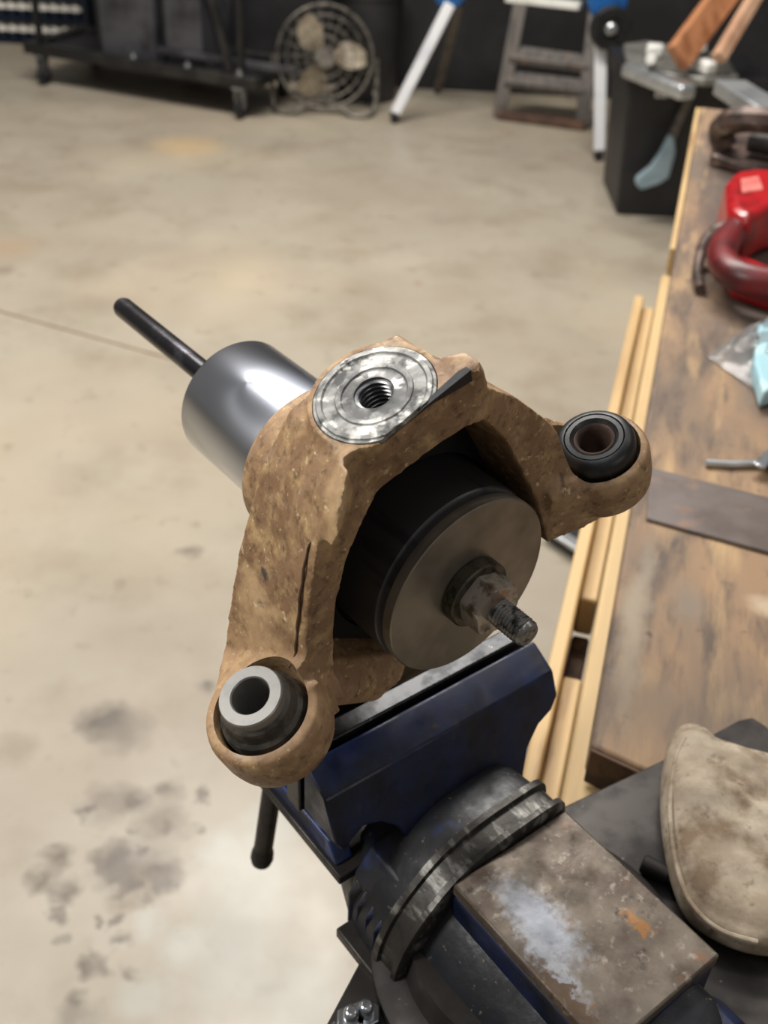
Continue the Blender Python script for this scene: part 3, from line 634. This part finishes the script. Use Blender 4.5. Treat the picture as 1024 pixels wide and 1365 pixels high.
tube(bm, smoothpts(hem, 6), .0016, 8)
sm_ = obj('hem_stitch', bm, M['cloth'], gl)
bm = B(); a_, b_ = atz(856, 1150, BZ+.017), atz(893, 1168, BZ+.017); cyl(bm, a_, b_, .006, .0052, n=20, cap=.001)
tag(obj('steel_pin', bm, M['dark_metal']), 'short dark steel pin half under the tan glove', 'pin')

# small rod
bm = B(); tube(bm, [atz(941, 617, BZ+.004), atz(975, 619, BZ+.004), atz(1015, 618, BZ+.004), atz(1060, 615, BZ+.004)], .0038, 12)
tag(obj('steel_rod', bm, M['alu']), 'thin bright metal rod lying beyond the steel sheet on the bench', 'rod')
bm = B(); boardbetween(bm, atz(1012, 622, BZ+.012), atz(1045, 590, BZ+.012), .012, .004)
tag(obj('metal_strip', bm, M['zinc'], bevel=.001), 'short shiny strip lying over the thin rod at the right edge', 'metal strip')
# clear bag with pale foam
oc = [(944, 471), (985, 440), (1018, 422), (1060, 420), (1110, 470), (1100, 560), (1030, 528), (985, 500)]
pts = [Vector(atz(x, y, BZ+.006)) for x, y in oc]; cpt = sum(pts, Vector())/len(pts); pts = smoothpts(pts+[pts[0]], 5)[:-1]
bm = B(); vr = [[bm.verts.new((cpt.x, cpt.y, BZ+.034))]]
for k in range(1, 19):
    t = k/18; ring = []
    for p in pts:
        w_ = cpt.lerp(p, t); h = .002+.026*(1-t**2)+.020*(1-t**4)*(noise.noise(Vector((w_.x*45, w_.y*45, 7)))+.6*noise.noise(Vector((w_.x*110, w_.y*110, 2))))
        ring.append(bm.verts.new((w_.x, w_.y, BZ+max(.0015, h))))
    vr.append(ring)
n_ = len(pts)
for a, b in zip(vr, vr[1:]):
    for i in range(n_):
        j = (i+1) % n_
        if len(a) == 1: bm.faces.new((a[0], b[i], b[j]))
        else: bm.faces.new((a[i], a[j], b[j], b[i]))
tag(obj('plastic_bag', bm, M['plastic_film'], smooth=True, angle=25), 'crumpled clear plastic bag on the bench by the right edge', 'bag')
bm = B(); q = [atz(x, y, BZ+.024) for x, y in [(1012, 432), (1060, 415), (1080, 500), (1018, 522), (1006, 480)]]
prism(bm, [tuple(p) for p in q], (0, 0, -.022)); tag(obj('foam_block', bm, M['aqua'], bevel=.004, seg=3), 'pale aqua foam block inside the clear plastic bag', 'foam')

# red power tool with cord
rt = thing('red_power_tool', 'red hand tool with a looped grip and dark cord lying on the bench', 'power tool', Vector(atz(1010, 385, BZ)))
def loc_(p): o = atz(1010, 385, BZ); return Vector(p)-o
bm = B(); L_ = [(1075, 250), (1030, 275), (990, 300), (967, 325), (964, 350), (985, 368), (1024, 378), (1080, 386)]
tube(bm, [loc_(atz(x, y, BZ+.040)) for x, y in L_] and smoothpts([loc_(atz(x, y, BZ+.045)) for x, y in L_], 4), .020, 14)
obj('grip', bm, M['dark_red'], rt)
bm = B(); q = [(966, 345), (978, 372), (1024, 388), (1090, 398), (1090, 360), (1024, 352), (985, 335)]
prism(bm, [tuple(loc_(atz(x, y, BZ+.028))) for x, y in q], (0, 0, -.0275)); obj('base', bm, M['red'], rt, bevel=.008, seg=3)
bm = B(); q = [(972, 275), (968, 240), (980, 226), (1010, 222), (1060, 228), (1070, 262), (1030, 272), (1000, 290)]
prism(bm, [tuple(loc_(atz(x, y, BZ+.075))) for x, y in q], (0, 0, -.0745)); obj('motor_housing', bm, M['red'], rt, bevel=.014, seg=4)
bm = B(); q = [(990, 256), (988, 238), (1012, 234), (1018, 252)]
prism(bm, [tuple(loc_(atz(x, y, BZ+.0765))) for x, y in q], (0, 0, -.004)); obj('glare_patch', bm, M['pink_glare'], rt, bevel=.001)  # pale patch painting a highlight onto the motor housing
bm = B(); tube(bm, smoothpts([loc_(p) for p in (atz(985, 304, BZ+.050), atz(962, 308, BZ+.045), atz(944, 320, BZ+.034), atz(934, 342, BZ+.018), atz(930, 365, BZ+.009), atz(934, 386, BZ+.0075))], 5), [.013]*8+[.010]*6+[.0075]*12, 12)
obj('cord', bm, M['rust_metal'], rt)

# rusty clamp
rc = thing('rusty_clamp', 'rusty brown steel clamp block at the far end of the bench', 'clamp', Vector(atz(990, 215, BZ)))
def lc(p): return Vector(p)-atz(990, 215, BZ)
bm = B(); q = [(948, 205), (952, 185), (975, 176), (1060, 190), (1080, 230), (1010, 222)]
prism(bm, [tuple(lc(atz(x, y, BZ+.022))) for x, y in q], (0, 0, -.0215)); obj('base', bm, M['rust_metal'], rc, bevel=.006)
bm = B(); tube(bm, smoothpts([lc(atz(x, y, BZ+z)) for x, y, z in [(966, 196, .025), (962, 172, .055), (985, 160, .085), (1040, 164, .09), (1070, 185, .06)]], 5), .022, 8)
obj('jaw', bm, M['rust_metal'], rc)
bm = B(); cyl(bm, lc(atz(1000, 188, BZ+.045)), lc(atz(1060, 200, BZ+.045)), .018, n=20); obj('screw', bm, M['dark_metal'], rc)

# ---------------------------------------------------------------- behind: fan, stands, ladder, cart
YW = 6.02
bm = B(); box(bm, -1.22, 3.4, YW, YW+.05, 0, 1.3); tag(obj('partition', bm, M['black'], smooth=False), 'long black sheet partition behind the fan and the stands', 'partition')
# floor fan
fc = atY(433, 76, 5.50)
fan = thing('floor_fan', 'round floor fan with beige blades on a grey wire stand', 'fan', Vector((fc.x, fc.y, 0)))
def T(x, y, z): return (x, y, z)
zc = fc.z; FR = .235; tilt = Matrix.Translation((0, 0, zc)) @ Matrix.Rotation(math.radians(-14), 4, 'X') @ Matrix.Rotation(math.radians(6), 4, 'Z')
for side in (-1, 1):
    bm = B()
    for rr, dy in ((FR, .02), (FR*.80, .062), (FR*.60, .075), (FR*.40, .083), (FR*.2, .088)):
        tube(bm, [(rr*math.cos(2*PI*k/40), side*dy, rr*math.sin(2*PI*k/40)) for k in range(40)], .0026 if rr < FR else .007, 6, closed=True)
    for k in range(28):
        a = 2*PI*k/22; pr = [(FR, .02), (FR*.8, .062), (FR*.5, .08), (.05, .09)]
        tube(bm, [(r_*math.cos(a), side*d__, r_*math.sin(a)) for r_, d__ in pr], .0020, 5)
    cyl(bm, (0, side*.085, 0), (0, side*.097, 0), .05, n=24)
    bmesh.ops.transform(bm, matrix=tilt, verts=bm.verts); obj('cage', bm, M['fan_wire'], fan)
for k, ang in enumerate((118, -2, 238)):
    bm = B(); a0 = math.radians(ang); g = []
    for i in range(7):
        rr = .03+(.205-.03)*i/6; wd = math.radians(16+34*math.sin(PI*min(1, (i+.7)/6.2))**.8)
        g.append([bm.verts.new((rr*math.cos(a0+wd*(j/6-.35)*1.3), -.025+.05*j/6, rr*math.sin(a0+wd*(j/6-.35)*1.3))) for j in range(7)])
    for i in range(6):
        for j in range(6): bm.faces.new((g[i][j], g[i+1][j], g[i+1][j+1], g[i][j+1]))
    r_ = bmesh.ops.solidify(bm, geom=bm.faces[:], thickness=.002)
    bmesh.ops.transform(bm, matrix=tilt, verts=bm.verts); obj('blade', bm, M['fan_blade'], fan)
bm = B(); cyl(bm, (0, -.045, 0), (0, .075, 0), .045, n=28, cap=.006); bmesh.ops.transform(bm, matrix=tilt, verts=bm.verts); obj('motor', bm, M['frame_black'], fan)
bm = B(); yf = -.10
path = [(-.255, 0, zc-.0), (-.262, 0, .14), (-.255, -.03, .03), (-.225, -.10, .012), (-.14, -.11, .014), (-.06, -.06, .05), (.06, -.06, .05), (.14, -.11, .014), (.225, -.10, .012), (.255, -.03, .03), (.262, 0, .14), (.255, 0, zc)]
tube(bm, smoothpts(path, 4), .011, 8)
tube(bm, smoothpts([(-.255, 0.0, .10), (-.24, .10, .012), (0, .14, .012), (.24, .10, .012), (.255, 0, .10)], 4), .011, 8)
obj('stand', bm, M['fan_wire'], fan)

# black drum behind the fan
dp = atz(508, 122, 0); dp.y = min(dp.y, YW-.2)
bm = B(); lathe(bm, [(0, 0), (.15, 0), (.165, .02), (.185, .50), (.195, .50), (.195, .53), (.18, .535), (.17, .50), (.15, .05), (0, .05)], (-.22, YW-.22, 0), (0, 0, 1), 40)
tag(obj('black_bin', bm, M['black'], angle=30), 'round black bin standing behind the floor fan', 'bin')

# tripod work stands
def stand(name, label, head, front, back, side=None, wheel=None):
    base = Vector((front[1].x, front[1].y, 0)); t = thing(name, label, 'stand', base, 'blue headed work stands')
    L2 = lambda p: Vector(p)-base
    bm = B(); boardbetween(bm, L2(front[0]), L2(front[1]+Vector((0, 0, .045))), .052, .030, up=(0, 1, 0)); o = obj('leg', bm, M['white_tube'], t, bevel=.006); o['label'] = 'white front leg'
    bm = B(); d = (front[1]-front[0]).normalized(); cyl(bm, L2(front[1]+Vector((0, 0, .05))), L2(front[1]+Vector((0, 0, .002))), .026, .018, n=16, cap=.004); obj('foot', bm, M['black'], o)
    for bk in back:
        bm = B(); boardbetween(bm, L2(bk[0]), L2(bk[1]+Vector((0, 0, .02))), .045, .030, up=(0, 1, 0)); o = obj('leg', bm, M['grey_tube'], t, bevel=.006)
        bm = B(); cyl(bm, L2(bk[1]+Vector((0, 0, .035))), L2(bk[1]+Vector((0, 0, .002))), .022, .017, n=14); obj('foot', bm, M['black'], o)
    hb = L2(head)
    bm = B(); prism(bm, [(hb.x-.10, hb.y-.06, hb.z+.16), (hb.x+.10, hb.y-.06, hb.z+.16), (hb.x+.085, hb.y-.06, hb.z), (hb.x+.04, hb.y-.06, hb.z-.06), (hb.x-.05, hb.y-.06, hb.z-.06), (hb.x-.085, hb.y-.06, hb.z)], (0, .12, 0)); obj('head', bm, M['blue_plastic'], t, bevel=.01)
    if wheel is not None:
        wv = L2(wheel)
        bm = B(); lathe(bm, [(0, 0), (.080, 0), (.090, .012), (.090, .030), (.080, .042), (.050, .042), (.045, .034), (0, .034)], wv, (0, -1, 0), 40); o = obj('clamp_wheel', bm, M['frame_black'], t, angle=30)
        bm = B(); lathe(bm, [(0, .034), (.024, .034), (.024, .05), (.016, .056), (0, .056)], wv, (0, -1, 0), 24); obj('hub', bm, M['alu'], o, angle=30)
    return t
s1f = atz(526, 164, 0); s1b = atz(583, 124, 0)
stand('work_stand', 'blue headed work stand with white leg, left of the ladder', atY(600, -2, 5.45)+Vector((0, .05, .02)), (atY(600, 5, 5.45), s1f), [(atY(612, 5, 5.55), s1b)])
s2f = atz(797, 214, 0)
stand('work_stand', 'blue headed work stand with black clamp wheel, right of the ladder', atY(808, 4, 5.02), (atY(801, 58, 4.95), s2f), [(atY(818, 55, 5.10), atz(830, 172, 0))], wheel=atY(813, 36, 4.93))
bm = B(); boardbetween(bm, atY(676, -3, 5.2), atY(774, 8, 5.05), .05, .03); tag(obj('support_bar', bm, M['white'], bevel=.004), 'pale metal bar joining the stand to the top edge, above the ladder', 'bar')

# step ladder
lb = atz(665, 157, 0); lbr = atz(775, 172, 0)
la = thing('step_ladder', 'weathered grey wooden step ladder between the two blue stands', 'ladder', Vector((lb.x, lb.y, 0)))
L2 = lambda p: Vector(p)-Vector((lb.x, lb.y, 0))
lt = L2(atY(700, -30, 5.62)); lr = L2(atY(797, -15, 5.62)); l0 = L2(lb)+Vector((0, 0, .012)); r0 = L2(lbr)+Vector((0, 0, .012))
for a, b in ((l0, lt), (r0, lr)):
    bm = B(); boardbetween(bm, a, b, .065, .03, up=(0, 1, 0)); obj('side_rail', bm, M['ladder'], la, bevel=.004)
def on(f): return l0.lerp(lt, f), r0.lerp(lr, f)
for f in (.28, .46):
    a, b = on(f); bm = B(); boardbetween(bm, a+Vector((0, .01, 0)), b+Vector((0, .01, 0)), .09, .035, up=(0, -.45, .9)); obj('tread', bm, M['ladder'], la, bevel=.004)
bm = B(); boardbetween(bm, l0+Vector((-.01, -.02, .012)), r0+Vector((.01, -.02, .012)), .05, .04); obj('bottom_rail', bm, M['ladder_foot'], la, bevel=.004)

# cart on casters
c0 = atz(55, 112, 0); c1 = atz(322, 158, 0)
cxv = (c1-c0).normalized(); cyv = Vector((-cxv.y, cxv.x, 0)); CL = (c1-c0).length
CM = frame(cxv, cyv, Vector((0, 0, 1)), c0)
ct = thing('rolling_cart', 'black steel frame cart on casters standing left of the fan', 'cart', CM)
bm = B(); box(bm, -.06, CL+.10, -.03, .02, .150, .205); box(bm, -.06, CL+.10, .42, .47, .150, .205); box(bm, -.06, -.01, .02, .42, .152, .203); box(bm, CL+.05, CL+.10, .02, .42, .152, .203); obj('base_frame', bm, M['frame_black'], ct, bevel=.004)
bm = B(); box(bm, -.005, CL+.045, .02, .42, .165, .175); obj('deck', bm, M['black'], ct)
for u in (.03, CL):
    for v in (-.005, .44):
        bm = B(); box(bm, u-.03, u+.03, v-.03, v+.03, .142, .150); prism(bm, [(u-.022, v-.02, .142), (u-.022, v+.03, .142), (u-.022, v+.012, .05), (u-.022, v-.012, .05)], (.006, 0, 0)); prism(bm, [(u+.016, v-.02, .142), (u+.016, v+.03, .142), (u+.016, v+.012, .05), (u+.016, v-.012, .05)], (.006, 0, 0))
        c_ = obj('caster', bm, M['zinc'], ct)
        bm = B(); cyl(bm, (u-.013, v, .052), (u+.013, v, .052), .0515, n=28, cap=.006); obj('wheel', bm, M['black'], c_)
for u in (.02, CL+.0):
    bm = B(); box(bm, u-.014, u+.014, .0, .028, .205, 1.1); obj('post', bm, M['frame_black'], ct, bevel=.003)
for z_ in (.235, .60):
    bm = B(); box(bm, CL*.60, CL+.28, .03, .055, z_, z_+.03); obj('rail', bm, M['charcoal'], ct, bevel=.003)
bm = B(); boardbetween(bm, (CL*.96, -.005, .22), (CL*.84, -.005, .75), .03, .02, up=(0, 1, 0)); obj('brace', bm, M['frame_black'], ct)
for u in (.50, .76, 1.0):
    bm = B(); lathe(bm, [(0, 0), (.020, 0), (.020, .014), (.010, .014), (.010, .024), (0, .024)], (u*CL, -.005, .205), (0, 0, 1), 6); obj('bolt', bm, M['zinc'], ct)
for (u0, u1, lab) in ((.30, .575, 'wide dark grey panel box standing on the cart, nearer the tins'), (.625, .80, 'narrow dark grey panel box standing on the cart, nearer the fan')):
    t = thing('panel_box', lab, 'box', CM @ Vector((u0*CL, .06, .175)) and CM @ Matrix.Translation((u0*CL, .06, .2055)), 'grey panel boxes on the cart')
    bm = B(); box(bm, 0, (u1-u0)*CL, 0, .30, -.030, .95); obj('body', bm, M['charcoal'], t, bevel=.006)
    bm = B(); box(bm, -.004, (u1-u0)*CL*.04, -.004, .0, -.03, .95); obj('edge_strip', bm, M['black'], t)

# rows of tins in dark trays, far left
k_ = 0; ty = 6.62
tx0 = atY(-14, 60, ty).x; tx1 = atY(112, 60, ty).x
trays = []
proto = None
for row in range(4):
    zb = .02+row*.122
    bm = B(); box(bm, tx0-.05, tx1+.03, ty-.06, ty+.09, zb-.018, zb); box(bm, tx0-.05, tx1+.03, ty+.08, ty+.09, zb, zb+.095)
    o = obj('tray', bm, M['can_body']); tag(o, ['lowest dark shelf tray of the tin rack at far left', 'second dark shelf tray from the floor in the tin rack', 'third dark shelf tray from the floor in the tin rack', 'topmost dark shelf tray of the tin rack at far left'][row], 'tray', 'trays holding the tins')
    n = 9
    for i in range(n):
        x = tx0+(i+.5)*(tx1-tx0)/n+((row % 2)*.01)
        if proto is None:
            r0_ = thing('tin', 'small dark tin with a pale lid in the rack at far left', 'tin', Vector((x, ty, zb+.0005)), 'pale lidded tins in the rack')
            bm = B(); lathe(bm, [(0, 0), (.030, 0), (.031, .004), (.031, .040), (0, .040)], (0, 0, 0), (0, 0, 1), 20); obj('body', bm, M['can_body'], r0_, angle=30)
            bm = B(); lathe(bm, [(0, .040), (.0345, .040), (.0355, .060), (.033, .076), (.022, .086), (0, .090)], (0, 0, 0), (0, 0, 1), 20); obj('lid', bm, M['lid'], r0_, angle=30)
            proto = r0_
        else:
            r0_ = proto.copy(); COL.objects.link(r0_); r0_.location = (x, ty, zb+.0005)
            for ch in list(proto.children): c_ = ch.copy(); COL.objects.link(c_); c_.parent = r0_
        r0_['label'] = 'small dark tin with pale lid, ' + ['leftmost', 'second from left', 'third from left', 'fourth from left', 'middle one', 'fourth from right', 'third from right', 'second from right', 'rightmost'][i] + ' in ' + ['lowest', 'second', 'third', 'top'][row] + ' row of the rack'
rack = thing('tin_rack', 'dark upright rack frame holding the trays of tins', 'rack', Vector((tx0, ty, 0)))
for x in (-.065, tx1-tx0+.045):
    bm = B(); box(bm, x-.012, x+.012, -.07, .095, 0, .62); obj('side_frame', bm, M['can_body'], rack)

# black crate with cast table, scoop, and leaning timber, behind the bench
cb0 = atz(815, 286, 0)
kb = thing('black_crate', 'tall black crate behind the far end of the bench', 'crate', Vector((cb0.x, cb0.y, 0)))
bm = B(); w0, w1, h_ = .0, .46, .52
prism(bm, [(w0+.02, 0, 0), (w1-.02, 0, 0), (w1+.02, 0, h_), (w0-.02, 0, h_)], (0, .40, 0)); obj('body', bm, M['black'], kb, bevel=.01)
bm = B(); box(bm, -.04, w1+.04, -.02, .42, h_, h_+.035); obj('lid', bm, M['black'], kb, bevel=.008)
for u in (.08, .34):
    bm = B(); box(bm, u, u+.05, -.032, -.0205, h_-.05, h_+.02); obj('latch', bm, M['zinc'], kb, bevel=.004)
kz = h_+.036
tb = thing('cast_table', 'grey cast machine table lying on the black crate', 'machine table', Vector((cb0.x, cb0.y, kz)))
tb['label'] = 'grey cast machine table lying on top of the black crate'
def lt_(px, py, z): return atz(px, py, z)-Vector((cb0.x, cb0.y, kz))
tz = kz+.05
bm = B(); prism(bm, [tuple(lt_(x, y, tz)) for x, y in [(832, 58), (862, 54), (915, 62), (968, 74), (986, 102), (940, 104), (885, 96), (838, 82)]], (0, 0, -.03)); obj('table', bm, M['grey_plate'], tb, bevel=.006)
bm = B(); box(bm, .10, .30, .10, .30, .0005, .02); obj('foot', bm, M['dark_metal'], tb)
bm = B(); boardbetween(bm, lt_(838, 92, tz-.01), lt_(918, 124, tz-.01), .07, .05); obj('fence', bm, M['alu'], tb, bevel=.012)
for (x, y, x2, y2, w) in ((862, 66, 884, 68, .05), (916, 80, 950, 92, .05)):
    bm = B(); boardbetween(bm, lt_(x, y, tz+.025), lt_(x2, y2, tz+.025), w, .045); obj('clamp_block', bm, M['white'], tb, bevel=.01)
bm = B(); cyl(bm, lt_(868, 80, tz), lt_(868, 80, tz+.06), .018, n=16, cap=.004); cyl(bm, lt_(935, 62, tz-.02), lt_(935, 62, tz+.05), .02, n=16); obj('knob', bm, M['white'], tb)
bm = B(); boardbetween(bm, atz(972, 116, BZ+.017), atz(1045, 162, BZ+.017), .07, .03); q_ = obj('white_bracket', bm, M['alu'], bevel=.004); tag(q_, 'pale metal bracket lying on the far bench end above the clamp', 'bracket')
# scoop leaning on the crate
sy = cb0.y-.10
sc_ = thing('scoop', 'pale blue scoop with grey handle leaning on the black crate', 'scoop', Vector((atY(880, 240, sy).x, sy, 0)))
L3 = lambda p: Vector(p)-Vector((atY(880, 240, sy).x, sy, 0))
bm = B(); prism(bm, [tuple(L3(atY(x, y, sy))) for x, y in [(893, 180), (900, 186), (901, 205), (892, 238), (880, 246), (855, 254), (848, 247), (848, 238), (868, 222), (880, 205)]], (0, .03, 0)); obj('blade', bm, M['pale_blue'], sc_, bevel=.008)
bm = B(); boardbetween(bm, L3(atY(896, 192, sy))+Vector((0, .035, 0)), L3(atY(931, 122, sy))+Vector((0, .075, 0)), .030, .016, up=(0, 1, 0)); obj('handle', bm, M['grey_tube'], sc_, bevel=.004)
# leaning boards
for (x0, y0, x1, y1, wd, m, lab) in ((903, 78, 968, -10, .10, 'copper_wood', 'reddish planed timber board leaning behind the black crate'), (958, 78, 1010, -10, .045, 'pale_edge', 'narrow pale timber batten leaning beside the reddish board')):
    a = atz(x0, y0, tz+.06); b = atY(x1, y1, a.y+.28); d = (b-a).normalized(); a2 = a; b2 = b+d*.6
    bm = B(); boardbetween(bm, a2, b2, wd, .04, up=(0, 1, 0)); tag(obj('timber_board', bm, M[m], bevel=.004), lab, 'board', 'timber boards leaning behind the crate')

# under the bench: dark steel box, pipe, black tray with bright edge
p_ = atz(738, 900, .30); q1 = Matrix.Translation((0, 0, 0))
bm = B(); c1_ = atz(700, 985, .30); box(bm, c1_.x-.03, c1_.x+.45, c1_.y-.45, c1_.y+.10, .0, .27)
tag(obj('steel_box', bm, M['dark_metal'], bevel=.006), 'dark steel box on the floor under the bench', 'box')
bm = B(); a_ = atz(701, 940, .288); b_ = atz(732, 905, .288); d = (b_-a_).normalized(); cyl(bm, a_-d*.03, b_+d*.10, .0165, n=24, cap=.002)
tag(obj('steel_pipe', bm, M['grey_tube']), 'grey steel pipe lying on the dark box under the bench', 'pipe')
bm = B(); q = [atz(x, y, .03) for x, y in [(728, 704), (782, 740), (850, 700), (770, 640)]]; prism(bm, [tuple(p) for p in q], (0, 0, -.03))
tt = obj('floor_tray', bm, M['black'], bevel=.004); tag(tt, 'flat black tray with bright metal edge on the floor behind the bench', 'tray')
bm = B(); boardbetween(bm, q[0]+Vector((0, 0, .006)), q[1]+Vector((0, 0, .006)), .03, .012); obj('metal_edge', bm, M['alu'], tt, bevel=.002)
